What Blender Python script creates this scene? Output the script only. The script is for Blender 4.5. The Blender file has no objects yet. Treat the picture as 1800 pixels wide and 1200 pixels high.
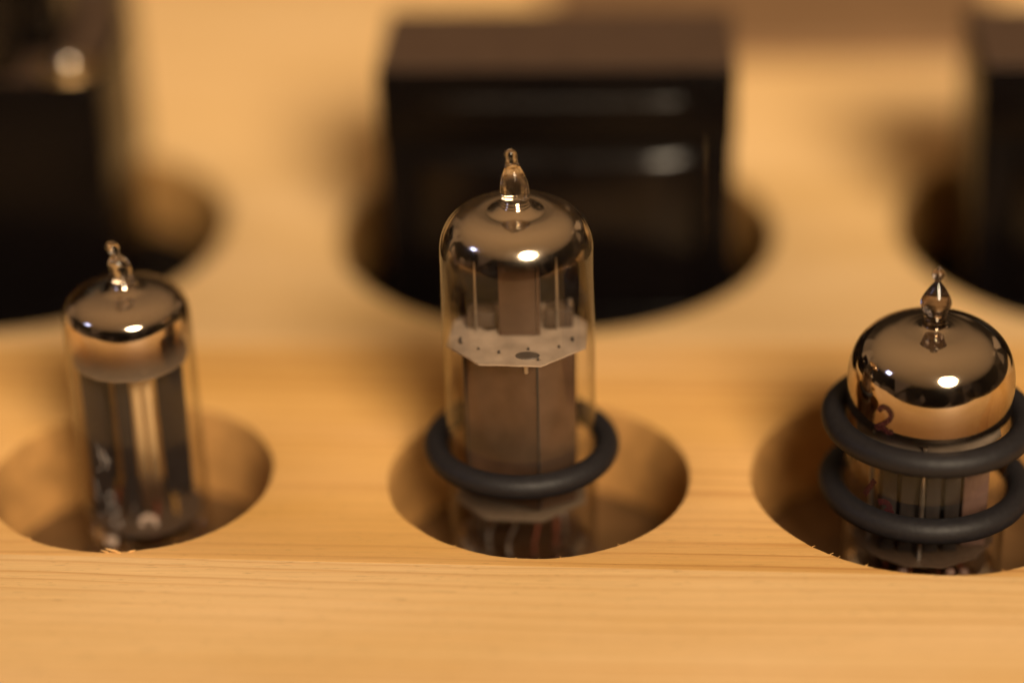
import bpy, bmesh, math, random
from mathutils import Vector, Matrix, noise
from mathutils.geometry import tessellate_polygon

random.seed(7)
S = bpy.context.scene
COL = S.collection
MM = 0.001                       # everything below is written in millimetres
PI = math.pi

# ------------------------------------------------------------------ camera
cam_d = bpy.data.cameras.new('camera')
cam = bpy.data.objects.new('camera', cam_d)
COL.objects.link(cam)
S.camera = cam
yaw, pitch, roll = math.radians(3.265), math.radians(28.348), math.radians(-1.548)
Rz = Matrix.Rotation(yaw, 3, 'Z')
fwd = Rz @ Vector((0, math.cos(pitch), -math.sin(pitch)))
rt = Rz @ Vector((1, 0, 0))
up = Rz @ Vector((0, math.sin(pitch), math.cos(pitch)))
ax = math.cos(roll) * rt + math.sin(roll) * up
ay = -math.sin(roll) * rt + math.cos(roll) * up
CAM = Vector((14.89, -320.71, 196.0))
M = Matrix(((ax.x, ay.x, -fwd.x), (ax.y, ay.y, -fwd.y), (ax.z, ay.z, -fwd.z))).to_4x4()
M.translation = CAM * MM
cam.matrix_world = M
cam_d.sensor_fit = 'HORIZONTAL'
cam_d.sensor_width = 36.0
cam_d.lens = 88.0
cam_d.clip_start = 0.01
cam_d.clip_end = 50.0
cam_d.dof.use_dof = True
cam_d.dof.focus_distance = 0.3555
cam_d.dof.aperture_fstop = 3.25
cam_d.dof.aperture_blades = 0

# ------------------------------------------------------------------ world, lamps, exposure
W = bpy.data.worlds.new('World')
S.world = W
W.use_nodes = True
wn, wl = W.node_tree.nodes, W.node_tree.links
bg = wn['Background']
wtc = wn.new('ShaderNodeTexCoord')
wsep = wn.new('ShaderNodeSeparateXYZ')
wl.new(wtc.outputs['Generated'], wsep.inputs[0])
wr = wn.new('ShaderNodeValToRGB')          # the room: the lamp lights the wall it faces, the side behind it stays dim
wr.color_ramp.elements[0].position = 0.25
wr.color_ramp.elements[0].color = (0.026, 0.016, 0.010, 1)
wr.color_ramp.elements[1].position = 0.72
wr.color_ramp.elements[1].color = (0.115, 0.070, 0.037, 1)
wm = wn.new('ShaderNodeMapRange')
wm.inputs['From Min'].default_value = -1
wl.new(wsep.outputs['Y'], wm.inputs['Value'])
wl.new(wm.outputs['Result'], wr.inputs['Fac'])
wmap = wn.new('ShaderNodeMapping')
wmap.inputs['Scale'].default_value = (4.2, 4.2, 1.7)
wl.new(wtc.outputs['Generated'], wmap.inputs['Vector'])
wnz = wn.new('ShaderNodeTexVoronoi')       # random bright and dark cells added for broken reflections, in place of room clutter
wnz.inputs['Scale'].default_value = 1.0
wl.new(wmap.outputs[0], wnz.inputs['Vector'])
wsv = wn.new('ShaderNodeSeparateColor')
wl.new(wnz.outputs['Color'], wsv.inputs['Color'])
wmr = wn.new('ShaderNodeMapRange')
wmr.inputs['To Min'].default_value = 0.2
wmr.inputs['To Max'].default_value = 3.0
wpw = wn.new('ShaderNodeMath')
wpw.operation = 'POWER'
wpw.inputs[1].default_value = 3.0
wl.new(wsv.outputs['Red'], wpw.inputs[0])
wl.new(wpw.outputs[0], wmr.inputs['Value'])
wlow = wn.new('ShaderNodeMapRange')        # clutter cells only up to head height
wlow.inputs['From Min'].default_value = 0.35
wlow.inputs['From Max'].default_value = 0.48
wl.new(wsep.outputs['Z'], wlow.inputs['Value'])
wmx = wn.new('ShaderNodeMix')
wl.new(wlow.outputs['Result'], wmx.inputs['Factor'])
wl.new(wmr.outputs['Result'], wmx.inputs['A'])
wmx.inputs['B'].default_value = 1.0
wl.new(wr.outputs['Color'], bg.inputs['Color'])
wl.new(wmx.outputs['Result'], bg.inputs['Strength'])


def lamp(name, loc, target, size, power, color, shape='DISK', size_y=None):
    d = bpy.data.lights.new(name, 'AREA')
    d.shape = shape
    d.size = size
    if size_y:
        d.size_y = size_y
    d.energy = power
    d.color = color
    o = bpy.data.objects.new(name, d)
    COL.objects.link(o)
    o.location = loc
    o.rotation_euler = (Vector(target) - Vector(loc)).to_track_quat('-Z', 'Y').to_euler()
    return o


az, el, dist = math.radians(23), math.radians(38.5), 1.9
lamp('room_lamp', (math.sin(az) * math.cos(el) * dist, -math.cos(az) * math.cos(el) * dist, math.sin(el) * dist),
     (0, 0.02, 0), 0.78, 53, (1.0, 0.79, 0.55))
cl = lamp('ceiling_light', (0, 0.3, 2.0), (0, 0.3, 0), 14.0, 95, (1.0, 0.57, 0.25), 'SQUARE')
cl.data.spread = math.radians(138)            # a diffusing ceiling that dims towards its far edges
az2, el2 = math.radians(-76), math.radians(31)
lamp('bluish_window', (math.sin(az2) * math.cos(el2) * 1.6, -math.cos(az2) * math.cos(el2) * 1.6, math.sin(el2) * 1.6),
     (0, 0, 0), 0.22, 0.9, (0.45, 0.55, 1.0), 'SQUARE')

S.render.engine = 'CYCLES'
S.view_settings.view_transform = 'Standard'
S.view_settings.look = 'None'
S.view_settings.exposure = 0.0
S.view_settings.gamma = 1.0
S.view_settings.use_curve_mapping = False
S.cycles.use_denoising = True
S.cycles.max_bounces = 16
S.cycles.transparent_max_bounces = 48
S.cycles.transmission_bounces = 16
S.cycles.glossy_bounces = 8
S.cycles.sample_clamp_indirect = 6.0


# ------------------------------------------------------------------ materials
def new_mat(name):
    m = bpy.data.materials.new(name)
    m.use_nodes = True
    nt = m.node_tree
    return m, nt, nt.nodes, nt.links, nt.nodes['Principled BSDF']


def nd(nt, kind, **kw):
    n = nt.nodes.new(kind)
    for k, v in kw.items():
        setattr(n, k, v)
    return n


def plain(name, color, rough=0.5, metal=0.0, spec=0.5, mottle=0.15, scale=900.0, bump=0.0, rvar=0.08):
    """Principled with a little procedural mottling so no surface is perfectly even."""
    m, nt, N, L, b = new_mat(name)
    tc = nd(nt, 'ShaderNodeTexCoord')
    nz = nd(nt, 'ShaderNodeTexNoise')
    nz.inputs['Scale'].default_value = scale
    nz.inputs['Detail'].default_value = 5
    L.new(tc.outputs['Object'], nz.inputs['Vector'])
    cr = nd(nt, 'ShaderNodeValToRGB')
    cr.color_ramp.elements[0].position = 0.3
    cr.color_ramp.elements[1].position = 0.7
    cr.color_ramp.elements[0].color = tuple(c * (1 - mottle) for c in color) + (1,)
    cr.color_ramp.elements[1].color = tuple(min(1, c * (1 + mottle)) for c in color) + (1,)
    L.new(nz.outputs['Fac'], cr.inputs['Fac'])
    L.new(cr.outputs['Color'], b.inputs['Base Color'])
    mr = nd(nt, 'ShaderNodeMapRange')
    mr.inputs['To Min'].default_value = max(0.0, rough - rvar)
    mr.inputs['To Max'].default_value = min(1.0, rough + rvar)
    L.new(nz.outputs['Fac'], mr.inputs['Value'])
    L.new(mr.outputs['Result'], b.inputs['Roughness'])
    b.inputs['Metallic'].default_value = metal
    b.inputs['Specular IOR Level'].default_value = spec
    if bump:
        bp = nd(nt, 'ShaderNodeBump')
        bp.inputs['Strength'].default_value = bump
        bp.inputs['Distance'].default_value = 0.0002
        L.new(nz.outputs['Fac'], bp.inputs['Height'])
        L.new(bp.outputs['Normal'], b.inputs['Normal'])
    return m


def wood(name, early, late, shift, spacing, slope=0.03, contrast=1.0, heart=None):
    """Pine: wavy growth rings running along X, fine fibres, faint stains."""
    m, nt, N, L, b = new_mat(name)
    tc = nd(nt, 'ShaderNodeTexCoord')
    sep = nd(nt, 'ShaderNodeSeparateXYZ')
    L.new(tc.outputs['Object'], sep.inputs['Vector'])

    def mth(op, a, bb=None, c=None):
        n = nd(nt, 'ShaderNodeMath', operation=op)
        for i, v in enumerate((a, bb, c)):
            if v is None:
                continue
            if isinstance(v, (int, float)):
                n.inputs[i].default_value = v
            else:
                L.new(v, n.inputs[i])
        return n.outputs[0]

    def nzz(sx, sy, sz, detail, off=0.0, rough=0.5):
        mp = nd(nt, 'ShaderNodeMapping')
        mp.inputs['Scale'].default_value = (sx, sy, sz)
        mp.inputs['Location'].default_value = (off, off * 1.7, off * 0.3)
        L.new(tc.outputs['Object'], mp.inputs['Vector'])
        n = nd(nt, 'ShaderNodeTexNoise')
        n.inputs['Scale'].default_value = 1.0
        n.inputs['Detail'].default_value = detail
        n.inputs['Roughness'].default_value = rough
        L.new(mp.outputs['Vector'], n.inputs['Vector'])
        return n.outputs['Fac']

    warp = nzz(9, 30, 30, 2, shift)                     # slow wander of the rings
    warp2 = nzz(60, 160, 60, 3, shift + 3)
    y = mth('ADD', sep.outputs['Y'], mth('MULTIPLY', sep.outputs['X'], slope))
    y = mth('ADD', y, mth('MULTIPLY', sep.outputs['Z'], 0.55))
    y = mth('ADD', y, mth('MULTIPLY', mth('SUBTRACT', warp, 0.5), 0.006))
    y = mth('ADD', y, mth('MULTIPLY', mth('SUBTRACT', warp2, 0.5), 0.0006))
    # rings of uneven width: phase = y/spacing + noise(y)
    comb = nd(nt, 'ShaderNodeCombineXYZ')
    L.new(mth('MULTIPLY', y, 130.0), comb.inputs['X'])
    comb.inputs['Y'].default_value = shift
    nv = nd(nt, 'ShaderNodeTexNoise')
    nv.inputs['Scale'].default_value = 1.0
    nv.inputs['Detail'].default_value = 3
    L.new(comb.outputs[0], nv.inputs['Vector'])
    ph = mth('ADD', mth('DIVIDE', y, spacing), mth('MULTIPLY', nv.outputs['Fac'], 3.2))
    fr = mth('FRACT', ph)
    cr = nd(nt, 'ShaderNodeValToRGB')
    e = cr.color_ramp.elements
    e[0].position = 0.0
    e[0].color = (0, 0, 0, 1)
    e[1].position = 1.0
    e[1].color = (0, 0, 0, 1)
    for p, v in ((0.45, 0.06), (0.70, 0.3), (0.86, 1.0), (0.91, 0.85), (0.95, 0.08)):
        q = e.new(p)
        q.color = (v, v, v, 1)
    L.new(fr, cr.inputs['Fac'])
    # some rings stronger than others, some fading along their length
    amp = nzz(6, 90, 20, 2, shift + 9)
    ampr = nd(nt, 'ShaderNodeMapRange')
    ampr.inputs['From Min'].default_value = 0.36
    ampr.inputs['From Max'].default_value = 0.66
    ampr.inputs['To Min'].default_value = 0.12 * contrast
    ampr.inputs['To Max'].default_value = 0.95 * contrast
    L.new(amp, ampr.inputs['Value'])
    ring = mth('MULTIPLY', cr.outputs['Color'], ampr.outputs['Result'])
    fib = nzz(70, 5200, 5200, 4, shift + 5, 0.65)
    big = nzz(14, 45, 40, 3, shift + 12)
    mx = nd(nt, 'ShaderNodeMix', data_type='RGBA')
    mx.inputs['A'].default_value = early + (1,)
    mx.inputs['B'].default_value = late + (1,)
    L.new(ring, mx.inputs['Factor'])
    hsv = nd(nt, 'ShaderNodeHueSaturation')
    L.new(mx.outputs['Result'], hsv.inputs['Color'])
    val = mth('ADD', mth('MULTIPLY', mth('SUBTRACT', fib, 0.5), 0.42), mth('MULTIPLY', mth('SUBTRACT', big, 0.5), 0.34))
    fl = nzz(420, 4200, 4200, 2, shift + 21)
    flr = nd(nt, 'ShaderNodeMapRange')
    flr.inputs['From Min'].default_value = 0.63
    flr.inputs['From Max'].default_value = 0.74
    flr.inputs['To Max'].default_value = -0.30
    L.new(fl, flr.inputs['Value'])
    val = mth('ADD', val, flr.outputs['Result'])
    base = 1.0
    if heart:                                           # darker heartwood towards one edge of the strip
        hm = nd(nt, 'ShaderNodeMapRange', interpolation_type='SMOOTHSTEP')
        hm.inputs['From Min'].default_value = heart[1]
        hm.inputs['From Max'].default_value = heart[0]
        hm.inputs['To Min'].default_value = 1.04
        hm.inputs['To Max'].default_value = heart[2]
        L.new(sep.outputs['Y'], hm.inputs['Value'])
        base = hm.outputs['Result']
    L.new(mth('ADD', val, base), hsv.inputs['Value'])
    L.new(mth('ADD', mth('MULTIPLY', mth('SUBTRACT', big, 0.5), -0.25), 1.0), hsv.inputs['Saturation'])
    L.new(hsv.outputs['Color'], b.inputs['Base Color'])
    b.inputs['Roughness'].default_value = 0.52
    b.inputs['Specular IOR Level'].default_value = 0.2
    b.inputs['Subsurface Weight'].default_value = 0.0
    bp = nd(nt, 'ShaderNodeBump')
    bp.inputs['Strength'].default_value = 0.55
    bp.inputs['Distance'].default_value = 0.00012
    L.new(mth('ADD', fib, mth('MULTIPLY', ring, 0.15)), bp.inputs['Height'])
    L.new(bp.outputs['Normal'], b.inputs['Normal'])
    return m


def thin_glass(name, tint=(0.97, 0.965, 0.95)):
    """One wall surface of a thin-walled bulb: clear, with Fresnel reflection and slightly darker rims."""
    m, nt, N, L, b = new_mat(name)
    N.remove(b)
    geo = nd(nt, 'ShaderNodeNewGeometry')
    ior = nd(nt, 'ShaderNodeMapRange')
    ior.inputs['To Min'].default_value = 1.5
    ior.inputs['To Max'].default_value = 1 / 1.5
    L.new(geo.outputs['Backfacing'], ior.inputs['Value'])
    fr = nd(nt, 'ShaderNodeFresnel')
    L.new(ior.outputs['Result'], fr.inputs['IOR'])
    lw = nd(nt, 'ShaderNodeLayerWeight')
    lw.inputs['Blend'].default_value = 0.5
    cr = nd(nt, 'ShaderNodeValToRGB')
    e = cr.color_ramp.elements
    e[0].position = 0.55
    e[0].color = tint + (1,)
    e[1].position = 1.0
    e[1].color = (0.52, 0.49, 0.44, 1)
    L.new(lw.outputs['Facing'], cr.inputs['Fac'])
    tr = nd(nt, 'ShaderNodeBsdfTransparent')
    L.new(cr.outputs['Color'], tr.inputs['Color'])
    gl = nd(nt, 'ShaderNodeBsdfGlossy')
    gl.inputs['Roughness'].default_value = 0.015
    # faint smears in the gloss
    mx = nd(nt, 'ShaderNodeMixShader')
    L.new(fr.outputs['Fac'], mx.inputs['Fac'])
    L.new(tr.outputs[0], mx.inputs[1])
    L.new(gl.outputs[0], mx.inputs[2])
    L.new(mx.outputs[0], nt.nodes['Material Output'].inputs['Surface'])
    return m


def solid_glass(name, color=(0.93, 0.90, 0.86), rough=0.0):
    m, nt, N, L, b = new_mat(name)
    b.inputs['Base Color'].default_value = color + (1,)
    b.inputs['Roughness'].default_value = rough
    b.inputs['Transmission Weight'].default_value = 1.0
    b.inputs['IOR'].default_value = 1.5
    return m


def getter_mat(name, color, z0, z1, wob=1.0, top=1.0, rough=0.045, thin=None, low=None):
    """Silvery getter film: opaque mirror above z1 (mm), thinning out to nothing at z0."""
    m, nt, N, L, b = new_mat(name)
    tc = nd(nt, 'ShaderNodeTexCoord')
    sep = nd(nt, 'ShaderNodeSeparateXYZ')
    L.new(tc.outputs['Object'], sep.inputs['Vector'])
    nz = nd(nt, 'ShaderNodeTexNoise')
    nz.inputs['Scale'].default_value = 150
    nz.inputs['Detail'].default_value = 3
    L.new(tc.outputs['Object'], nz.inputs['Vector'])
    ad = nd(nt, 'ShaderNodeMath', operation='MULTIPLY_ADD')
    L.new(nz.outputs['Fac'], ad.inputs[0])
    ad.inputs[1].default_value = 2 * wob * MM
    L.new(sep.outputs['Z'], ad.inputs[2])
    mr = nd(nt, 'ShaderNodeMapRange', interpolation_type='SMOOTHSTEP')
    mr.inputs['From Min'].default_value = (z0 + wob) * MM
    mr.inputs['From Max'].default_value = (z1 + wob) * MM
    mr.inputs['To Max'].default_value = top
    L.new(ad.outputs[0], mr.inputs['Value'])
    L.new(mr.outputs['Result'], b.inputs['Alpha'])
    # brownish cast where the film is thin
    cr = nd(nt, 'ShaderNodeValToRGB')
    cr.color_ramp.elements[0].color = low + (1,) if low else (color[0] * 0.55, color[1] * 0.42, color[2] * 0.32, 1)
    cr.color_ramp.elements[1].color = color + (1,)
    if thin:                                            # film gets thinner and browner well above its edge
        m3 = nd(nt, 'ShaderNodeMapRange', interpolation_type='SMOOTHSTEP')
        m3.inputs['From Min'].default_value = thin[0] * MM
        m3.inputs['From Max'].default_value = thin[1] * MM
        L.new(ad.outputs[0], m3.inputs['Value'])
        L.new(m3.outputs['Result'], cr.inputs['Fac'])
    else:
        L.new(mr.outputs['Result'], cr.inputs['Fac'])
    L.new(cr.outputs['Color'], b.inputs['Base Color'])
    b.inputs['Metallic'].default_value = 1.0
    n2 = nd(nt, 'ShaderNodeTexNoise')
    n2.inputs['Scale'].default_value = 420
    n2.inputs['Detail'].default_value = 4
    L.new(tc.outputs['Object'], n2.inputs['Vector'])
    m2 = nd(nt, 'ShaderNodeMapRange')
    m2.inputs['To Min'].default_value = rough * 0.5
    m2.inputs['To Max'].default_value = rough * 2.0
    L.new(n2.outputs['Fac'], m2.inputs['Value'])
    L.new(m2.outputs['Result'], b.inputs['Roughness'])
    return m


def ink(name, color, strength):
    """Worn print: patchy coverage."""
    m, nt, N, L, b = new_mat(name)
    b.inputs['Base Color'].default_value = color + (1,)
    b.inputs['Roughness'].default_value = 0.6
    tc = nd(nt, 'ShaderNodeTexCoord')
    nz = nd(nt, 'ShaderNodeTexNoise')
    nz.inputs['Scale'].default_value = 2600
    nz.inputs['Detail'].default_value = 3
    L.new(tc.outputs['Object'], nz.inputs['Vector'])
    mr = nd(nt, 'ShaderNodeMapRange')
    mr.inputs['From Min'].default_value = 0.35
    mr.inputs['From Max'].default_value = 0.65
    mr.inputs['To Min'].default_value = strength * 0.35
    mr.inputs['To Max'].default_value = strength
    L.new(nz.outputs['Fac'], mr.inputs['Value'])
    L.new(mr.outputs['Result'], b.inputs['Alpha'])
    return m


MAT = {
    'stave_mid': wood('pine_orange', (0.76, 0.455, 0.165), (0.45, 0.185, 0.045), 2.3, 0.0030, 0.028, 1.0, (0.040, -0.012, 0.86)),
    'stave_front': wood('pine_pale', (0.715, 0.475, 0.218), (0.50, 0.25, 0.075), 7.1, 0.0025, 0.034, 0.8),
    'stave_back': wood('pine_cream', (0.83, 0.565, 0.27), (0.64, 0.37, 0.14), 4.6, 0.0048, 0.0, 0.6),
    'end_grain_shade': plain('sawn_end_grain_shaded', (0.53, 0.285, 0.095), 0.6, spec=0.15, scale=260, mottle=0.22, bump=0.3),
    'black': plain('black_lacquer', (0.004, 0.003, 0.003), 0.17, spec=0.3, scale=300, bump=0.15),
    'core': plain('core_steel', (0.004, 0.003, 0.003), 0.25, spec=0.12, scale=500, bump=0.1),
    'satin': plain('satin_black', (0.004, 0.003, 0.003), 0.33, spec=0.3),
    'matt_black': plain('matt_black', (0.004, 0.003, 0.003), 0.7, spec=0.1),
    'core_top': plain('core_top_matt', (0.082, 0.048, 0.030), 0.5, scale=300),
    'rubber': plain('grey_rubber', (0.0115, 0.0105, 0.0125), 0.55, spec=0.3, scale=1500, bump=0.25),
    'mica': plain('mica', (0.34, 0.26, 0.195), 0.45, scale=330, mottle=0.24, bump=0.1),
    'anode': plain('anode_grey', (0.108, 0.064, 0.041), 0.4, metal=0.5, scale=230, mottle=0.26),
    'anode_dark': plain('anode_dark', (0.024, 0.018, 0.016), 0.5, metal=0.2, scale=500, mottle=0.2),
    'nickel': plain('nickel', (0.42, 0.37, 0.32), 0.32, metal=0.9, scale=900),
    'dull_metal': plain('dull_metal', (0.10, 0.085, 0.075), 0.45, metal=0.6, scale=900),
    'copper': plain('copper_lead', (0.20, 0.055, 0.03), 0.4, metal=0.5),
    'amber': plain('amber_lead', (0.30, 0.15, 0.03), 0.5),
    'ceramic': plain('ceramic_white', (0.50, 0.38, 0.31), 0.35),
    'pinkish': plain('pinkish_spacer', (0.14, 0.08, 0.062), 0.45),
    'socket': plain('socket_brown', (0.16, 0.085, 0.045), 0.5),
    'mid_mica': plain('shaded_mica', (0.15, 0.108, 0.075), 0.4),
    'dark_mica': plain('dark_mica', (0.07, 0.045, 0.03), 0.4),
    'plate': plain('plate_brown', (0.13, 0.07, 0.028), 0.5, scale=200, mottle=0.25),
    'panel': plain('panel_brown', (0.235, 0.135, 0.065), 0.5, scale=60),
    'brass': plain('brass', (0.50, 0.33, 0.15), 0.48, metal=1.0),
    'steel': plain('bright_steel', (0.75, 0.67, 0.57), 0.2, metal=1.0),
    'glass': thin_glass('thin_glass'),
    'tip': solid_glass('tip_glass', (0.80, 0.74, 0.68)),
    'tip_smoke': solid_glass('tip_glass_smoky', (0.36, 0.30, 0.28)),
    'red_ink': ink('red_ink', (0.042, 0.004, 0.006), 1.0),
    'white_ink': ink('white_ink', (0.55, 0.50, 0.47), 0.38),
}


def fade_by_z(name, top, low, z0, z1):
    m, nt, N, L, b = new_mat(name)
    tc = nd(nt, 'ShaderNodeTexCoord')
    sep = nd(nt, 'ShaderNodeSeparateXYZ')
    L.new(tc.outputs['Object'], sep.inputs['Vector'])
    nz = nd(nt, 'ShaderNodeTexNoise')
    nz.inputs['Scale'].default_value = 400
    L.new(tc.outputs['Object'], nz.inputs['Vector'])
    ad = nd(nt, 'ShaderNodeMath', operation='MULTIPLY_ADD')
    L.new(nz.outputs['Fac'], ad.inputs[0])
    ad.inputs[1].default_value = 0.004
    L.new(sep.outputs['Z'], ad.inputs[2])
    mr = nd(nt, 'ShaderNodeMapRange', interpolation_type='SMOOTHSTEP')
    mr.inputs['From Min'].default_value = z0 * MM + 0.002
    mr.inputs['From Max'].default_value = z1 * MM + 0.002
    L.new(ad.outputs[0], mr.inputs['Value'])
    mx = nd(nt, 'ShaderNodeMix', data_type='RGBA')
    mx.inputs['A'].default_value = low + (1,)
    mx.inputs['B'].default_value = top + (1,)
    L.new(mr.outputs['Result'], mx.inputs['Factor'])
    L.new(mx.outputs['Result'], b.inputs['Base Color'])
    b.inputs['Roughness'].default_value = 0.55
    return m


MAT['lit_gap'] = fade_by_z('lit_gap_fade', (0.50, 0.33, 0.16), (0.06, 0.03, 0.015), 9.0, 22.0)  # lit wood seen through the open gap, painted with its fade to dark


# ------------------------------------------------------------------ mesh helpers (mm)
def obj(name, verts, faces, mat, parent=None, sharp=35):
    me = bpy.data.meshes.new(name)
    me.from_pydata([(v[0] * MM, v[1] * MM, v[2] * MM) for v in verts], [], faces)
    me.validate()
    bm = bmesh.new()
    bm.from_mesh(me)
    bmesh.ops.recalc_face_normals(bm, faces=bm.faces)
    bm.to_mesh(me)
    bm.free()
    me.shade_smooth()
    me.set_sharp_from_angle(angle=math.radians(sharp))
    me.materials.append(MAT[mat] if isinstance(mat, str) else mat)
    o = bpy.data.objects.new(name, me)
    COL.objects.link(o)
    if parent is not None:
        o.parent = parent
    return o


def tag(o, label, cat, group=None):
    o['label'] = label
    o['category'] = cat
    if group:
        o['group'] = group
    return o


def thing(name, label, cat, loc=(0, 0, 0), group=None, rotz=0.0):
    o = bpy.data.objects.new(name, None)
    COL.objects.link(o)
    o.empty_display_size = 0.01
    o.location = [c * MM for c in loc]
    o.rotation_euler = (0, 0, rotz)
    return tag(o, label, cat, group)


def lathe(prof, n=96, wob=0.0, bend=None, closed=False):
    """Revolve (r, z) points round Z; r = 0 at an end makes a pole. bend(z) -> (dx, dy)."""
    V, F = [], []
    rings = []
    for (r, z) in prof:
        dx, dy = bend(z) if bend else (0, 0)
        if r < 1e-6:
            rings.append([len(V)])
            V.append((dx, dy, z))
        else:
            ring = []
            for k in range(n):
                a = 2 * PI * k / n
                ring.append(len(V))
                V.append((r * math.cos(a) + dx, r * math.sin(a) + dy, z))
            rings.append(ring)
    pairs = list(zip(rings[:-1], rings[1:]))
    if closed:
        pairs.append((rings[-1], rings[0]))
    for A, B in pairs:
        if len(A) == 1 and len(B) == 1:
            continue
        for k in range(n):
            j = (k + 1) % n
            if len(A) == 1:
                F.append((A[0], B[k], B[j]))
            elif len(B) == 1:
                F.append((A[k], A[j], B[0]))
            else:
                F.append((A[k], A[j], B[j], B[k]))
    return V, F


def smooth_prof(pts, n=8):
    """Catmull-Rom through (r, z) points."""
    out = []
    P = [pts[0]] + list(pts) + [pts[-1]]
    for i in range(1, len(P) - 2):
        p0, p1, p2, p3 = P[i - 1], P[i], P[i + 1], P[i + 2]
        for k in range(n):
            t = k / n
            q = []
            for a, b, c, d in zip(p0, p1, p2, p3):
                q.append(0.5 * (2 * b + (c - a) * t + (2 * a - 5 * b + 4 * c - d) * t * t + (3 * b - a - 3 * c + d) * t ** 3))
            out.append((max(q[0], 0.0), q[1]))
    out.append(pts[-1])
    return out


def torus(R, r, n=128, m=24, tilt=(0, 0), oval=0.0):
    V, F = [], []
    for i in range(n):
        a = 2 * PI * i / n
        RR = R * (1 + oval * math.cos(2 * a))
        for j in range(m):
            b = 2 * PI * j / m
            x = (RR + r * math.cos(b)) * math.cos(a)
            y = (RR + r * math.cos(b)) * math.sin(a)
            z = r * math.sin(b) + tilt[0] * x + tilt[1] * y
            V.append((x, y, z))
    for i in range(n):
        for j in range(m):
            F.append((i * m + j, ((i + 1) % n) * m + j, ((i + 1) % n) * m + (j + 1) % m, i * m + (j + 1) % m))
    return V, F


def box(x0, x1, y0, y1, z0, z1, bev=0.0, seg=3):
    bm = bmesh.new()
    bmesh.ops.create_cube(bm, size=1.0)
    for v in bm.verts:
        v.co = Vector(((x0 + x1) / 2 + v.co.x * (x1 - x0), (y0 + y1) / 2 + v.co.y * (y1 - y0), (z0 + z1) / 2 + v.co.z * (z1 - z0)))
    if bev:
        bmesh.ops.bevel(bm, geom=list(bm.edges), offset=bev, segments=seg, profile=0.5, affect='EDGES')
    bm.verts.index_update()
    V = [tuple(v.co) for v in bm.verts]
    F = [tuple(v.index for v in f.verts) for f in bm.faces]
    bm.free()
    return V, F


def prism(poly, z0, z1, holes=()):
    """Extrude an (x, y) outline, with holes, between two heights."""
    loops = [list(poly)] + [list(h) for h in holes]
    tri = tessellate_polygon([[Vector((x, y, 0)) for x, y in l] for l in loops])
    flat = [p for l in loops for p in l]
    n = len(flat)
    V = [(x, y, z1) for x, y in flat] + [(x, y, z0) for x, y in flat]
    F = [tuple(t) for t in tri] + [tuple(i + n for i in reversed(t)) for t in tri]
    base = 0
    for l in loops:
        k = len(l)
        for i in range(k):
            j = (i + 1) % k
            F.append((base + i, base + j, base + j + n, base + i + n))
        base += k
    return V, F


def sweep(path, r, m=10, flat=None):
    """Round tube along a 3-D path with capped ends; r may be a list."""
    V, F = [], []
    n = len(path)
    P = [Vector(p) for p in path]
    up0 = Vector((0, 0, 1))
    for i in range(n):
        t = (P[min(i + 1, n - 1)] - P[max(i - 1, 0)]).normalized()
        u = t.cross(up0)
        if u.length < 0.05:
            u = t.cross(Vector((0, 1, 0)))
        u.normalize()
        w = t.cross(u).normalized()
        rr = r[i] if isinstance(r, (list, tuple)) else r
        for j in range(m):
            a = 2 * PI * j / m
            V.append(tuple(P[i] + u * rr * math.cos(a) + w * rr * math.sin(a)))
    for i in range(n - 1):
        for j in range(m):
            F.append((i * m + j, i * m + (j + 1) % m, (i + 1) * m + (j + 1) % m, (i + 1) * m + j))
    F.append(tuple(range(m)))
    F.append(tuple((n - 1) * m + j for j in reversed(range(m))))
    return V, F


def cyl(r, z0, z1, n=24, x=0, y=0, bev=0.0):
    prof = [(0, z0), (r - bev, z0), (r, z0 + bev), (r, z1 - bev), (r - bev, z1), (0, z1)] if bev else [(0, z0), (r, z0), (r, z1), (0, z1)]
    V, F = lathe(prof, n)
    return [(a + x, b + y, c) for a, b, c in V], F


def join(*parts):
    V, F = [], []
    for v, f in parts:
        b = len(V)
        V += v
        F += [tuple(i + b for i in q) for q in f]
    return V, F


def moved(vf, dx=0, dy=0, dz=0):
    return [(x + dx, y + dy, z + dz) for x, y, z in vf[0]], vf[1]


def catmull(pts, n=6):
    out = []
    P = [pts[0]] + list(pts) + [pts[-1]]
    for i in range(1, len(P) - 2):
        for k in range(n):
            t = k / n
            out.append(tuple(0.5 * (2 * b + (c - a) * t + (2 * a - 5 * b + 4 * c - d) * t * t + (3 * b - a - 3 * c + d) * t ** 3)
                             for a, b, c, d in zip(P[i - 1], P[i], P[i + 1], P[i + 2])))
    out.append(tuple(pts[-1]))
    return out


def stroke_on_cylinder(pts, R, width, smooth=True):
    """A painted stroke: (angle-arc mm, z mm) points laid on a cylinder of radius R; angle 0 faces -Y."""
    if smooth and len(pts) > 2:
        pts = catmull(pts, 6)
    V, F = [], []
    n = len(pts)
    for i in range(n):
        s, z = pts[i]
        a, b = pts[max(i - 1, 0)], pts[min(i + 1, n - 1)]
        t = Vector((b[0] - a[0], b[1] - a[1]))
        t = t.normalized() if t.length else Vector((1, 0))
        nx, nz = -t.y, t.x
        w = width * 0.5 * (0.85 + 0.3 * random.random())
        for sg, dr in ((1, 0.01), (1, 0.05), (-1, 0.05), (-1, 0.01)):
            ss, zz = s + sg * nx * w, z + sg * nz * w
            an = ss / R
            V.append(((R + dr) * math.sin(an), -(R + dr) * math.cos(an), zz))
    for i in range(n - 1):
        for j in range(4):
            F.append((i * 4 + j, i * 4 + (j + 1) % 4, (i + 1) * 4 + (j + 1) % 4, (i + 1) * 4 + j))
    F.append((0, 1, 2, 3))
    F.append(tuple((n - 1) * 4 + j for j in (3, 2, 1, 0)))
    return V, F


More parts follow.
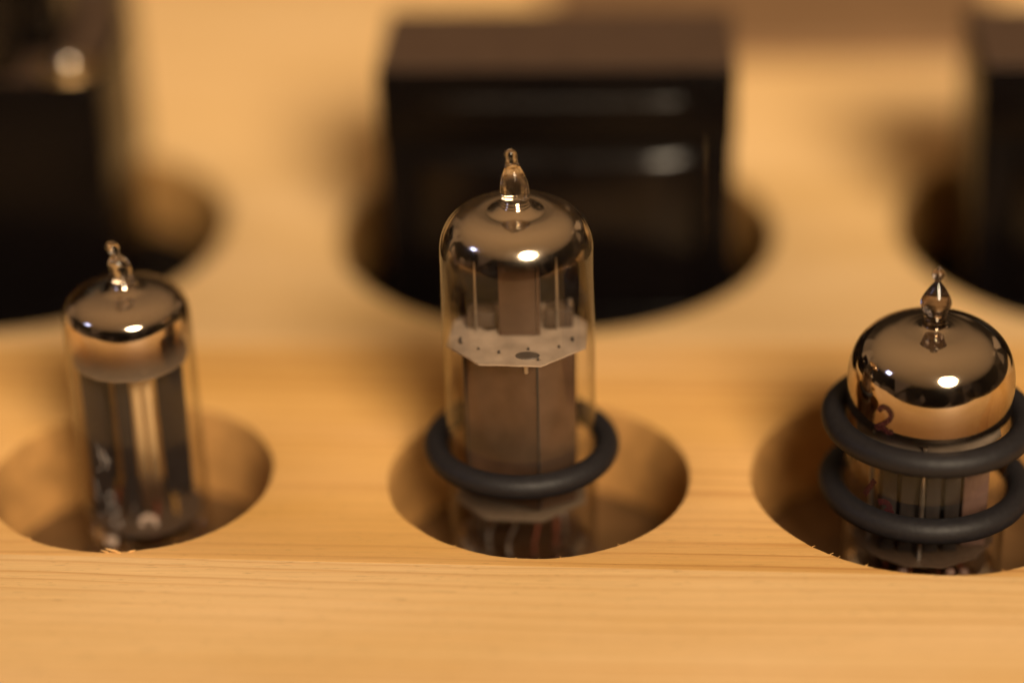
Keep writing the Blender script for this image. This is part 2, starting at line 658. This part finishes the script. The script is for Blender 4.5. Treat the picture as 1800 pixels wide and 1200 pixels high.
# ------------------------------------------------------------------ the board and what lies under it
TH = 16.0          # board thickness
holes_mid = [(-61.4, -0.25, 21.3), (0.0, 0.0, 22.6), (57.9, -0.25, 26.2)]
holes_back = [(-98.5, 84.0, 39.0), (0.2, 84.0, 39.0), (100.0, 83.5, 39.0)]


def hole_loop(cx, cy, r, n=220, rough=0.10):
    out = []
    for k in range(n):
        a = 2 * PI * k / n
        d = noise.noise(Vector((cx + 3 * math.cos(a), 3 * math.sin(a), 1.3))) * rough * 2.2
        d += noise.noise(Vector((cx + 40 * math.cos(a), 40 * math.sin(a), 5.3))) * rough * 0.8
        out.append((cx + (r + d) * math.cos(a), cy + (r + d) * math.sin(a)))
    return out


def board_piece(name, outline, holes, mat, parent, label):
    """Board strip with holes whose rims are slightly broken (a 0.25 mm rounding)."""
    bev = 0.28
    top = [list(outline)] + [[(cx + (x - cx) * (1 + bev / r), cy + (y - cy) * (1 + bev / r)) for x, y in hole_loop(cx, cy, r)] for cx, cy, r in holes]
    mid = [list(outline)] + [hole_loop(cx, cy, r) for cx, cy, r in holes]
    tri = tessellate_polygon([[Vector((x, y, 0)) for x, y in l] for l in top])
    V = [(x, y, 0.0) for l in top for x, y in l]
    n = len(V)
    F = [tuple(t) for t in tri]
    F += [tuple(i + 4 * n for i in reversed(t)) for t in tri]
    for li, (lt, lm) in enumerate(zip(top, mid)):
        pass
    V2 = []
    for l_t, l_m in zip(top, mid):
        V2 += [(m_[0] * 0.7 + t_[0] * 0.3, m_[1] * 0.7 + t_[1] * 0.3, -bev * 0.3) for t_, m_ in zip(l_t, l_m)]
    V3 = [(x, y, -bev) for l in mid for x, y in l]
    V4 = [(x, y, -TH * 0.5) for l in mid for x, y in l]
    V5 = [(x, y, -TH) for l in top for x, y in l]
    V = V + V2 + V3 + V4 + V5
    base = 0
    for l in top:
        k = len(l)
        for lev in range(4):
            for i in range(k):
                j = (i + 1) % k
                a = lev * n + base
                F.append((a + i, a + j, a + n + j, a + n + i))
        base += k
    o = obj(name, V, F, mat, parent, sharp=50)
    if holes:                                           # sawn end grain, with the dimness inside the holes put into its colour
        o.data.materials.append(MAT['end_grain_shade'])
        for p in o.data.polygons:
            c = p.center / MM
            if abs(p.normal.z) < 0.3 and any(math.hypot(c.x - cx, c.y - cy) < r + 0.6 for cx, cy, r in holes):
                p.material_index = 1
    o['label'] = label
    return o


board = thing('pine_board', 'pale pine board of glued strips with big round holes under the tubes and transformers', 'board', (0, 0, 0))


def jf(x):                        # glue line in front of the tube holes
    return -24.75 - 0.0325 * x


XL, XR = -190.0, 190.0
st_front = board_piece('stave', [(XL, jf(XL) - 0.04), (XR, jf(XR) - 0.04), (XR, -110), (XL, -110)], [], 'stave_front', board,
                       'pale front strip of the pine board with fine straight grain')
st_mid = board_piece('stave', [(XL, 40.96), (XR, 40.96), (XR, jf(XR)), (XL, jf(XL))], holes_mid, 'stave_mid', board,
                     'orange pine strip with the three tube holes')
st_back = board_piece('stave', [(XL, 300.0), (XR, 300.0), (XR, 41.0), (XL, 41.0)], holes_back, 'stave_back', board,
                      'wide pale rear strip with the three transformer holes')


# loose fibres standing at the cut rims
def splinter(cx, cy, r, deg, length, lift, side, w=0.10):
    a = math.radians(deg)
    p0 = Vector((cx + (r + 0.35) * math.cos(a), cy + (r + 0.35) * math.sin(a), -0.1))
    d = Vector((side, 0.12 - 0.3 * random.random(), 0)).normalized()
    inn = Vector((-math.cos(a), -math.sin(a), 0))
    pts = [p0, p0 + d * length * 0.4 + inn * 0.25 + Vector((0, 0, lift * 0.5)), p0 + d * length * 0.8 + inn * 0.4 + Vector((0, 0, lift * 0.8)),
           p0 + d * length + inn * 0.5 + Vector((0, 0, lift))]
    V, F = sweep([tuple(p) for p in pts], [w, w * 1.1, w * 0.7, w * 0.15], 6)
    obj('splinter', V, F, 'stave_mid', st_mid)


hl, hc, hr = holes_mid
splinter(*hl, -84, 2.4, 0.5, -1, 0.16)
splinter(*hl, -88, 1.6, 0.25, -1, 0.12)
splinter(*hl, -82, 1.3, 0.3, 1, 0.10)
splinter(*hl, -122, 0.9, 0.25, -1, 0.09)
for hole, n in ((hl, 6), (hc, 9), (hr, 12)):
    for k in range(n):
        splinter(*hole, random.uniform(-140, -50), random.uniform(0.2, 0.55), random.uniform(0.02, 0.2), random.choice((-1, 1)), random.uniform(0.025, 0.05))

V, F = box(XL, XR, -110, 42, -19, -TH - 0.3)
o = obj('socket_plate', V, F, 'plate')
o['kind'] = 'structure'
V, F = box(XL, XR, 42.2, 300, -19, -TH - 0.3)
o = obj('rear_shade_plate', V, F, 'matt_black')  # floor made black to stand for the dark depth of the rear holes
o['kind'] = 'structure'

V, F = box(-4.0, 92.0, 163.0, 262.0, 0.05, 3.2, 0.6)
tag(obj('flat_panel', V, F, 'panel'), 'flat grey-brown panel lying at the far end of the pine board', 'panel')


# ------------------------------------------------------------------ vacuum tubes
def envelope(prof_dome, R, zbot, name, parent, wall=0.9):
    """prof_dome: (r, z) from the tip hole outwards/downwards to the cylinder; adds cylinder, rounded foot, inner wall."""
    outer = smooth_prof(prof_dome, 8) + [(R, z) for z in (prof_dome[-1][1] - 4, zbot + 6, zbot + 1.2)] + [(R - 0.4, zbot + 0.3), (R - 1.3, zbot)]
    inner = []
    for i, (r, z) in enumerate(outer):
        a = outer[max(i - 1, 0)]
        b = outer[min(i + 1, len(outer) - 1)]
        t = Vector((b[0] - a[0], b[1] - a[1]))
        if t.length < 1e-9:
            t = Vector((0, -1))
        t.normalize()
        nrm = Vector((t.y, -t.x))          # points inwards for a downward running profile
        inner.append((max(r + nrm.x * wall, 0.05), z + nrm.y * wall))
    prof = outer + [(0, zbot)]
    V, F = lathe(prof, 128)
    o = obj(name, V, F, 'glass', parent, sharp=60)
    return o, outer, inner


def getter(outer, off, zmin, mat, parent):
    pts = []
    for i, (r, z) in enumerate(outer):
        if z < zmin:
            break
        a = outer[max(i - 1, 0)]
        b = outer[min(i + 1, len(outer) - 1)]
        t = Vector((b[0] - a[0], b[1] - a[1]))
        if t.length < 1e-9:
            continue
        t.normalize()
        r2, z2 = r + t.y * off, z - t.x * off
        if pts and (r2 <= pts[-1][0] - 1e-6 and z2 >= pts[-1][1]):
            continue
        pts.append((max(r2, 0.02), z2))
    pts.append((pts[-1][0], zmin))
    V, F = lathe(pts, 128)
    return obj('getter_coating', V, F, mat, parent, sharp=80)


def tip(prof, mat, parent, bend=None, hollow=None):
    V, F = lathe(smooth_prof(prof, 8), 40, bend=bend)
    o = obj('exhaust_tip', V, F, mat, parent, sharp=80)
    return o


def mica_poly(pts, jag=0.05, step=0.8):
    out = []
    n = len(pts)
    for i in range(n):
        a, b = Vector(pts[i]), Vector(pts[(i + 1) % n])
        m = max(2, int((b - a).length / step))
        for k in range(m):
            p = a.lerp(b, k / m)
            if k:
                p += Vector((random.uniform(-jag, jag), random.uniform(-jag, jag)))
            out.append((p.x, p.y))
    return out


def circ(cx, cy, r, n=14, sq=1.0):
    return [(cx + r * math.cos(2 * PI * k / n), cy + sq * r * math.sin(2 * PI * k / n)) for k in range(n)]


def pins(parent, R, n, z0, z1, skip=1, mat='dull_metal'):
    for k in range(n):
        a = 2 * PI * (k + 0.5) / (n + skip) + PI / 2
        V, F = cyl(0.5, z0, z1, 12, R * math.cos(a), R * math.sin(a), 0.12)
        obj('pin', V, F, mat, parent)


def stem(parent, R, zbot, n, reds):
    """Glass button, copper leads rising from the pins and a spacer of pale beads."""
    V, F = lathe([(0, zbot + 0.5), (R - 1.6, zbot + 0.5), (R - 1.1, zbot + 1.2), (R - 2.2, zbot + 2.2), (0, zbot + 1.8)], 64)
    obj('glass_button', V, F, 'tip', parent)
    for k in range(n):
        a = 2 * PI * (k + 0.5) / (n + 1) + PI / 2
        r0 = R * 0.56
        p = [(r0 * math.cos(a), r0 * math.sin(a), zbot + 1.0), (r0 * math.cos(a), r0 * math.sin(a), zbot + 4.0),
             (r0 * 0.9 * math.cos(a + 0.15), r0 * 0.9 * math.sin(a + 0.15), zbot + 6.5), (r0 * 0.75 * math.cos(a + 0.2), r0 * 0.75 * math.sin(a + 0.2), zbot + 9.5)]
        V, F = sweep(catmull(p, 4), 0.27, 8)
        obj('lead_wire', V, F, 'copper' if k in reds else ('amber' if k % 4 == 1 else 'nickel'), parent)


# ---- middle tube: tall, nine pins, twin grey anodes
t = thing('vacuum_tube', 'tall middle glass vacuum tube with pale mica plate and grey anode, one rubber ring', 'vacuum tube', (-2.4, 0, -12.0),
          'glass vacuum tubes in the board holes')
Z0 = 12.0            # board level in the tube's own frame
R = 11.1


def up_(pts, z=Z0):
    return [(r, q + z) for r, q in pts]


dome_c = up_([(2.02, 45.95), (2.06, 45.6), (2.2, 45.42), (2.2, 45.2), (2.38, 45.02), (2.42, 44.84), (2.7, 44.66), (3.1, 44.42), (3.6, 44.18), (4.1, 44.05), (4.5, 44.05), (5.8, 44.02), (7.3, 43.7), (8.7, 43.0), (9.85, 41.85), (10.6, 40.45), (11.0, 38.9), (11.1, 37.3), (11.1, 34.5)])
env, out_c, in_c = envelope(dome_c, R, 0.0, 'glass_envelope', t)
MAT['getter_c'] = getter_mat('getter_middle', (0.92, 0.80, 0.65), Z0 + 38.0, Z0 + 40.9, 1.0, 0.95, 0.10)
getter(out_c, 0.3, Z0 + 36.5, 'getter_c', t)


def bend_c(z):
    q = z - Z0 - 46
    return (-0.035 * q - 0.012 * q * max(q, 0) * 0.5, 0.0) if q > 0 else (0, 0)


tip(up_([(0.0, 45.3), (1.2, 45.35), (1.95, 45.6), (2.05, 46.0), (2.06, 46.4), (2.06, 47.2), (1.95, 48.2), (1.6, 49.3), (1.15, 50.3), (0.86, 51.2), (0.76, 51.75), (0.82, 52.2), (0.78, 52.7), (0.45, 53.1), (0.0, 53.2)]), 'tip', t, bend_c)
V, F = lathe(up_(smooth_prof([(0.0, 45.4), (0.9, 45.5), (1.15, 46.4), (1.2, 47.4), (0.95, 48.4), (0.45, 49.5), (0.15, 50.4), (0.0, 50.7)], 5)), 28, bend=bend_c)
obj('tip_bore', V, F, 'glass', t)

mica_pts = [(-10.35, -3.6), (-5.35, -9.2), (3.55, -9.7), (9.85, -4.2), (9.9, 3.4), (5.0, 9.2), (-3.6, 9.4), (-9.6, 4.0)]
V, F = prism(mica_poly(mica_pts), Z0 + 23.75, Z0 + 24.05, [circ(-8.3, -2.9, 0.42), circ(3.1, -8.1, 0.5, 12, 0.6), circ(-2.6, -6.0, 0.36, 12, 0.6), circ(6.0, -4.4, 0.34, 12, 0.6), circ(1.6, -5.1, 0.36, 12, .5), circ(-4.4, 2.0, 1.2), circ(4.6, 2.4, 1.3)])
mc = obj('mica_disc', V, F, 'mica', t)
V, F = moved(cyl(1.75, Z0 + 24.0, Z0 + 24.22, 32, 1.55, -6.9, 0.08))
V = [(x, -6.9 + (y + 6.9) * 0.62, z) for x, y, z in V]
obj('eyelet', V, F, 'dull_metal', mc)
for px, py, h in ((-8.3, -2.9, 0.9), (3.1, -8.1, 0.35), (-2.6, -6.0, 0.4), (6.0, -4.4, 0.4), (1.6, -5.1, 0.4), (-5.6, -4.9, 0.3), (7.9, -2.4, 0.7)):
    V, F = cyl(0.2, Z0 + 23.9, Z0 + 24.05 + h, 10, px, py, 0.05)
    obj('wire_end', V, F, 'dull_metal', mc)
V, F = prism(mica_poly([(x * 0.96, y * 0.96) for x, y in mica_pts]), Z0 - 2.45, Z0 - 2.1, [circ(0, 0, 1.0)])
obj('mica_disc', V, F, 'mid_mica', t)
# faceted twin anode
an = [(-8.2, -2.6), (-8.0, -3.1), (2.75, -8.35), (3.2, -8.3), (8.1, -5.6), (8.3, -5.0), (8.2, 4.4), (3.0, 8.2), (-3.0, 8.2), (-8.1, 4.6)]
V, F = prism(an, Z0 - 0.9, Z0 + 23.6)
ao = obj('anode', V, F, 'anode', t, sharp=25)
V, F = box(2.75, 3.15, -8.62, -8.2, Z0 - 0.7, Z0 + 23.5, 0.1, 1)
obj('anode_seam', V, F, 'anode_dark', ao)
V, F = box(-7.9, -7.6, -3.5, -3.2, Z0 - 0.7, Z0 + 23.5, 0.08, 1)
obj('anode_edge', V, F, 'anode_dark', ao)
V, F = cyl(0.34, Z0 + 22.2, Z0 + 23.7, 10, 1.4, -8.6)
obj('anode_tab', V, F, 'nickel', ao)
# getter holder plate and posts above the mica
V, F = box(-2.75, 2.6, -0.9, -0.55, Z0 + 24.1, Z0 + 37.5, 0.1, 1)
gf = obj('getter_plate', V, F, 'anode', t)
V, F = box(2.62, 3.2, -0.8, 0.6, Z0 + 24.1, Z0 + 36.9, 0.1, 1)
obj('plate_flange', V, F, 'anode', gf)
for px, py, h, rr in ((-6.2, 0.5, 35.5, 0.16), (5.6, 1.2, 35.8, 0.2), (7.4, 3.2, 28.0, 0.4)):
    V, F = cyl(rr, Z0 + 24.0, Z0 + h, 12, px, py, 0.05)
    obj('support_rod', V, F, 'nickel', t)
for bx in ((-7.6, -3.4, 1.4, 4.6, 24.05, 26.6), (3.8, 7.9, 1.6, 4.9, 24.05, 26.9)):
    V, F = box(bx[0], bx[1], bx[2], bx[3], Z0 + bx[4], Z0 + bx[5], 0.3, 2)
    obj('end_clip', V, F, 'dark_mica', t)
stem(t, R, 0.0, 9, (5, 6, 8))
pins(t, 5.95, 9, -4.2, 0.6)

# ---- left tube: slim, seven pins, open dark cage
t = thing('vacuum_tube', 'slim left glass vacuum tube with clear body, dark slatted electrodes and no ring', 'vacuum tube', (-60.3, 2.5, -12.0),
          'glass vacuum tubes in the board holes')
R = 9.5
dome_l = up_([(1.55, 31.6), (1.75, 31.0), (2.3, 30.45), (3.0, 30.15), (3.6, 30.05), (4.7, 29.95), (6.1, 29.7), (7.5, 29.15), (8.6, 28.2), (9.2, 27.0), (9.45, 25.6), (9.5, 24.0), (9.5, 22.0)])
env, out_l, in_l = envelope(dome_l, R, 0.0, 'glass_envelope', t)
MAT['getter_l'] = getter_mat('getter_left', (0.76, 0.65, 0.54), Z0 + 20.0, Z0 + 26.9, 0.35, 0.97, 0.07, (Z0 + 23.0, Z0 + 27.0))
getter(out_l, 0.35, Z0 + 19.8, 'getter_l', t)


def bend_l(z):
    q = z - Z0 - 32
    return (-0.10 * q - 0.02 * q * q, -0.02 * q) if q > 0 else (0, 0)


tip(up_([(0.0, 30.6), (1.0, 30.7), (1.75, 31.15), (1.5, 31.7), (1.42, 32.3), (1.55, 33.1), (1.58, 33.9), (1.25, 34.8), (0.72, 35.5), (0.62, 35.9), (0.86, 36.4), (0.95, 36.95), (0.7, 37.5), (0.0, 37.75)]), 'tip', t, bend_l)
V, F = lathe(up_(smooth_prof([(0.0, 31.6), (0.7, 31.7), (0.8, 32.5), (0.85, 33.4), (0.6, 34.4), (0.2, 35.2), (0.0, 35.5)], 5)), 28, bend=bend_l)
obj('tip_bore', V, F, 'glass', t)
ml = [(8.5 * math.cos(2 * PI * k / 18 + 0.1) * (1 + 0.02 * (k % 2)), 8.5 * math.sin(2 * PI * k / 18 + 0.1)) for k in range(18)]
V, F = prism(mica_poly(ml, 0.06), Z0 + 19.0, Z0 + 19.35, [circ(3.0, -5.8, 0.4), circ(-4, 1, 0.8)])
obj('mica_disc', V, F, 'mid_mica', t)
V, F = prism(mica_poly(ml, 0.06), Z0 - 7.6, Z0 - 7.3)
obj('mica_disc', V, F, 'dark_mica', t)
for x0, x1, y0, z0 in ((-7.2, -3.9, -3.6, -6.5), (-2.0, 0.2, -4.6, -6.5), (3.55, 7.8, -1.6, -4.0)):
    V, F = box(x0, x1, y0, y0 + 0.5, Z0 + z0, Z0 + 18.9, 0.12, 1)
    obj('electrode_plate', V, F, 'anode_dark', t)
V, F = box(-7.0, -4.2, 2.5, 3.0, Z0 - 6.5, Z0 + 18.9, 0.12, 1)
obj('electrode_plate', V, F, 'anode_dark', t)
for px, py in ((-3.2, 4.6), (5.9, 4.4)):
    V, F = cyl(0.27, Z0 - 7, Z0 + 19.0, 10, px, py)
    obj('support_rod', V, F, 'nickel', t)
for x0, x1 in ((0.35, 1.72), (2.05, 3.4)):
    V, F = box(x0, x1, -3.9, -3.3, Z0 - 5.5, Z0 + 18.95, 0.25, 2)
    obj('lit_gap_strip', V, F, 'lit_gap', t)  # added strips, coloured like the lit wood behind the gap
V, F = torus(1.05, 0.42, 28, 10)
V = [(x + 1.2, -5.4 + z * 0.6, y * 0.95 + Z0 - 6.9) for x, y, z in V]
obj('ceramic_ring', V, F, 'ceramic', t)
V, F = cyl(0.9, Z0 - 10.5, Z0 - 9.0, 18, -4.6, -6.0, 0.3)
obj('ceramic_bead', V, F, 'ceramic', t)
V, F = cyl(0.5, Z0 - 1.2, Z0 + 0.8, 14, 2.2, -3.2, 0.2)
obj('ceramic_bead', V, F, 'pinkish', t)
stem(t, R, 0.0, 7, (2, 4))
pins(t, 4.75, 7, -4.2, 0.6)
marks = [
    [(-4.9, 8.6), (-4.5, 8.0), (-4.4, 6.6), (-4.0, 5.2)], [(-4.9, 7.0), (-3.6, 6.5)], [(-3.9, 8.0), (-3.3, 6.8), (-3.2, 5.2), (-3.7, 4.7)],
    [(-3.9, 6.2), (-2.5, 6.3)], [(-5.2, 3.9), (-4.6, 4.6)],
    [(-3.6, 0.6), (-4.2, -0.4), (-3.5, -1.3), (-2.7, -0.6), (-3.0, 0.7), (-3.6, 0.6)],
    [(-3.5, -1.4), (-3.9, -2.4), (-3.2, -3.4), (-2.3, -2.9), (-2.4, -1.9), (-3.0, -1.5)],
    [(-3.2, -3.6), (-3.7, -4.4), (-2.9, -5.4), (-2.0, -4.8), (-2.3, -3.8)], [(-6.0, 2.2), (-5.7, 0.4), (-5.9, -1.4)], [(-5.6, -3.6), (-5.0, -4.2)],
]
parts = [stroke_on_cylinder([(s, z + Z0) for s, z in m], R, 0.24) for m in marks]
V, F = join(*parts)
obj('faded_print', V, F, 'white_ink', env)

# ---- right tube: silvered down the sides, red digit
t = thing('vacuum_tube', 'right vacuum tube with silvered dome marked with a red 2, two rubber rings', 'vacuum tube', (56.8, -6.0, -12.0),
          'glass vacuum tubes in the board holes')
R = 11.9
dome_r = up_([(1.5, 29.3), (1.65, 28.75), (2.1, 28.42), (2.9, 28.28), (3.9, 28.2), (5.6, 28.05), (7.4, 27.6), (9.0, 26.75), (10.3, 25.5), (11.2, 23.9), (11.7, 22.1), (11.9, 20.2), (11.9, 18.0), (11.9, 15.0)])
env, out_r, in_r = envelope(dome_r, R, 0.0, 'glass_envelope', t)
MAT['getter_r'] = getter_mat('getter_right', (0.80, 0.69, 0.56), Z0 + 15.4, Z0 + 16.4, 0.5, 0.985, 0.07, (Z0 + 17.5, Z0 + 25.5), (0.22, 0.145, 0.09))
getter(out_r, 0.12, Z0 + 13.5, 'getter_r', t)
tip(up_([(0.0, 28.2), (0.9, 28.3), (1.75, 28.7), (1.62, 29.3), (1.6, 30.0), (1.85, 31.0), (2.2, 32.0), (2.0, 32.9), (1.5, 33.9), (0.95, 34.8), (0.55, 35.4), (0.5, 35.75), (0.85, 36.3), (0.85, 36.9), (0.5, 37.3), (0.14, 37.75), (0.0, 37.9)]), 'tip_smoke', t,
    lambda z: (0.03 * max(z - Z0 - 31, 0), 0.0))
V, F = lathe(up_(smooth_prof([(0.0, 28.9), (0.8, 29.0), (0.9, 30.0), (1.2, 31.3), (1.25, 32.4), (0.8, 33.4), (0.0, 34.3)], 5)), 28)
obj('tip_bore', V, F, 'glass', t)
m9 = [(10.6 * math.cos(2 * PI * k / 12 + 0.2), 10.6 * math.sin(2 * PI * k / 12 + 0.2)) for k in range(12)]
V, F = prism(mica_poly(m9, 0.08), Z0 + 12.2, Z0 + 12.5)
obj('mica_disc', V, F, 'mica', t)
V, F = prism(mica_poly(m9, 0.08), Z0 - 5.6, Z0 - 5.3)
obj('mica_disc', V, F, 'dark_mica', t)
for x0, x1, y0, mt in ((-6.8, -4.6, -6.2, 'anode_dark'), (-4.2, -1.0, -6.8, 'anode_dark'), (-0.6, 1.6, -6.9, 'anode_dark'), (2.2, 4.4, -6.6, 'anode_dark'), (5.0, 8.6, -5.0, 'pinkish')):
    V, F = box(x0, x1, y0, y0 + 5, Z0 - 5.2, Z0 + 12.1, 0.3, 2)
    obj('electrode_plate', V, F, mt, t)
for px, py in ((-1.2, -8.2), (-8, -3), (8.6, -2)):
    V, F = cyl(0.35, Z0 - 5.4, Z0 + 13.4, 10, px, py)
    obj('support_rod', V, F, 'nickel', t)
for px, py, pz in ((-3.4, -7.8, -8.0), (-1.4, -8.2, -9.4), (3.4, -8.2, -8.0), (5.6, -6.8, -9.0)):
    V, F = lathe(smooth_prof([(0, pz - 1.0), (0.6, pz - 0.8), (0.85, pz), (0.6, pz + 0.8), (0, pz + 1.0)], 4), 16)
    V = [(x + px, y + py, z + Z0) for x, y, z in V]
    obj('ceramic_bead', V, F, 'pinkish', t)
stem(t, R, 0.0, 9, (3, 4, 5, 6, 7))
pins(t, 5.95, 9, -4.2, 0.6)
two = [(-9.0, 19.5), (-8.6, 20.25), (-7.7, 20.4), (-7.0, 19.8), (-7.1, 18.9), (-7.8, 18.1), (-8.7, 17.3), (-9.1, 16.9), (-8.9, 16.85), (-8.0, 17.05), (-7.3, 16.75), (-6.6, 17.0)]
V, F = stroke_on_cylinder([(s, z + Z0) for s, z in two], R, 0.78)
obj('painted_digit', V, F, 'red_ink', env)
slash = [(-9.0, 8.2), (-9.9, 6.6), (-10.8, 5.0)]
V, F = stroke_on_cylinder([(s, z + Z0) for s, z in slash], R, 0.8)
obj('painted_stroke', V, F, 'red_ink', env)
blot = [(-8.2, 4.9), (-7.0, 5.3), (-6.3, 4.6), (-6.8, 3.6), (-5.6, 3.9)]
V, F = stroke_on_cylinder([(s, z + Z0) for s, z in blot], R, 0.9)
obj('painted_stroke', V, F, 'red_ink', env)

# ---- sockets under the tubes
for (x, y, r, lab) in ((-2.4, 0, 11.0, 'brown socket holding the tall middle tube'), (-60.3, 2.5, 9.6, 'brown socket holding the slim left tube'),
                       (56.8, -6.0, 11.6, 'brown socket holding the right tube with two rings')):
    s = thing('tube_socket', lab, 'socket', (x, y, -16.3), 'sockets under the tubes')
    V, F = lathe([(0, 0.02), (r + 0.6, 0.02), (r + 0.6, 0.8), (r - 0.4, 1.0), (r - 0.4, 3.4), (r - 0.9, 3.9), (0, 3.9)], 64)
    obj('socket_body', V, F, 'socket', s)
    V, F = torus(r + 0.1, 0.35, 64, 10)
    obj('metal_ring', *moved((V, F), dz=1.2), 'dull_metal', s)

# ---- rubber rings
for (x, y, z, Rr, r, tilt, lab) in (
        (-2.4, 0.0, 5.6, 12.75, 1.78, (-0.012, 0.0), 'grey rubber ring around the tall middle tube'),
        (56.8, -6.0, 13.6, 13.55, 1.85, (-0.008, 0.0), 'upper grey rubber ring on the right tube, just below its silvered dome'),
        (56.8, -6.0, 2.7, 13.6, 1.85, (-0.008, 0.0), 'lower grey rubber ring on the right tube, down at the hole')):
    V, F = torus(Rr, r, 140, 28, tilt, 0.004)
    o = obj('rubber_ring', V, F, 'rubber')
    o.location = (x * MM, y * MM, z * MM)
    tag(o, lab, 'rubber ring', 'rubber damping rings on the tubes')


# ------------------------------------------------------------------ transformers
def coil_mesh(x0, x1, z0, z1, yf, yb, bulge, rz):
    """Wound coil: rounded upper and lower edges, swelling a little in the middle of its front."""
    n, m = 48, 9
    V, F = [], []
    hi = [(rz * (1 - math.cos(PI / 2 * k / m)), z1 - rz * (1 - math.sin(PI / 2 * k / m))) for k in range(m + 1)]
    lo = [(rz * (1 - math.cos(PI / 2 * k / m)), z0 + rz * (1 - math.sin(PI / 2 * k / m))) for k in range(m + 1)]
    col = list(reversed(hi)) + lo
    hw = (x1 - x0) / 2
    for i in range(n + 1):
        u = -1 + 2 * i / n
        x = (x0 + x1) / 2 + u * hw
        q = max(abs(u) * hw - (hw - 8.5), 0)
        dy = bulge - math.sqrt(bulge * bulge - q * q)
        for d, z in col:
            V.append((x, yf + dy + d, z))
        V.append((x, yb, z0))
        V.append((x, yb, z1))
    c = len(col) + 2
    for i in range(n):
        for j in range(c):
            F.append((i * c + j, i * c + (j + 1) % c, (i + 1) * c + (j + 1) % c, (i + 1) * c + j))
    F.append(tuple(range(c)))
    F.append(tuple(n * c + j for j in reversed(range(c))))
    return V, F


def transformer(cx, cy, label):
    t = thing('transformer', label, 'transformer', (cx, cy, -16.28), 'black transformers in the rear holes')
    b = 16.28
    y0, y1 = -16.0, 12.0
    V, F = box(-30.2, 30.2, y0, y1, b + 24.0, b + 37.2, 0.35, 2)
    obj('upper_yoke', V, F, 'core', t)
    V, F = box(-29.8, 29.8, y0 + 0.5, y1 - 0.9, b + 37.22, b + 37.5, 0.1, 1)
    obj('top_sheet', V, F, 'core_top', t)
    for s in (-1, 1):
        V, F = box(*sorted((s * 30.0, s * 23.6)), y0 + 0.3, y1 - 0.3, 8.0, b + 23.9, 0.5, 2)
        obj('core_leg', V, F, 'core', t)
    V, F = box(-29.3, 29.3, y0, y1, 0.05, 7.9, 0.8, 3)
    obj('lower_yoke', V, F, 'core', t)
    V, F = coil_mesh(-23.3, 23.3, 8.2, b + 23.6, y0 - 3.0, y1 + 3.0, 22.0, 3.8)
    c = obj('coil', V, F, 'black', t)
    V, F = coil_mesh(-23.8, 23.8, b + 29.6, b + 32.4, y0 - 0.9, y0 + 0.4, 22.0, 1.2)
    obj('bobbin_flange', V, F, 'satin', t)
    return t


tc_ = transformer(1.2, 84.0, 'black transformer behind the tall middle tube, whole in view')
tr_ = transformer(102.3, 84.0, 'black transformer cut off by the right edge of the picture')

t = thing('transformer', 'black transformer with a bright screw on top, at the left edge', 'transformer', (-105.4, 84.0, -16.28), 'black transformers in the rear holes')
b = 16.28
V, F = box(-29.2, 29.2, -16, 14, 8.0, b + 35.6, 1.2, 3)
obj('core', V, F, 'core', t)
V, F = box(-29.2, 25.5, 14.05, 37.0, b + 1.0, b + 35.6, 0.6, 2)
obj('core_back', V, F, 'core', t)
V, F = prism([(-28, -15.3), (28, -15.3), (28, 13.6), (25.0, 13.8), (25.0, 36.5), (-28, 36.5)], b + 35.62, b + 35.9)
obj('top_sheet', V, F, 'core_top', t)
V, F = box(-30.2, 28.4, -15, 13, 0.05, 7.9, 0.8, 3)
obj('lower_yoke', V, F, 'core', t)
V, F = box(-29.0, 16.0, -15.8, 13.2, b + 35.92, b + 66, 2.5, 4)
co = obj('coil', V, F, 'black', t)
V, F = box(14.0, 21.2, -5.2, 12.6, b + 35.94, b + 65, 2.2, 4)
obj('coil_end', V, F, 'black', co)
sc = bpy.data.objects.new('screw', None)
V, F = lathe([(0, 0), (5.3, 0), (5.5, 0.3), (5.3, 0.7), (2.0, 0.9), (0, 0.9)], 40)
wsh = obj('washer', *moved((V, F), 23.6, -11.6, b + 35.92), 'brass', t)
V, F = lathe(smooth_prof([(2.6, 0.95), (2.6, 1.4), (2.25, 2.5), (1.3, 3.25), (0.0, 3.5)], 6) + [(0, 0.95)], 36)
obj('screw_head', *moved((V, F), 23.6, -11.6, b + 35.92), 'steel', t)
bpy.data.objects.remove(sc)
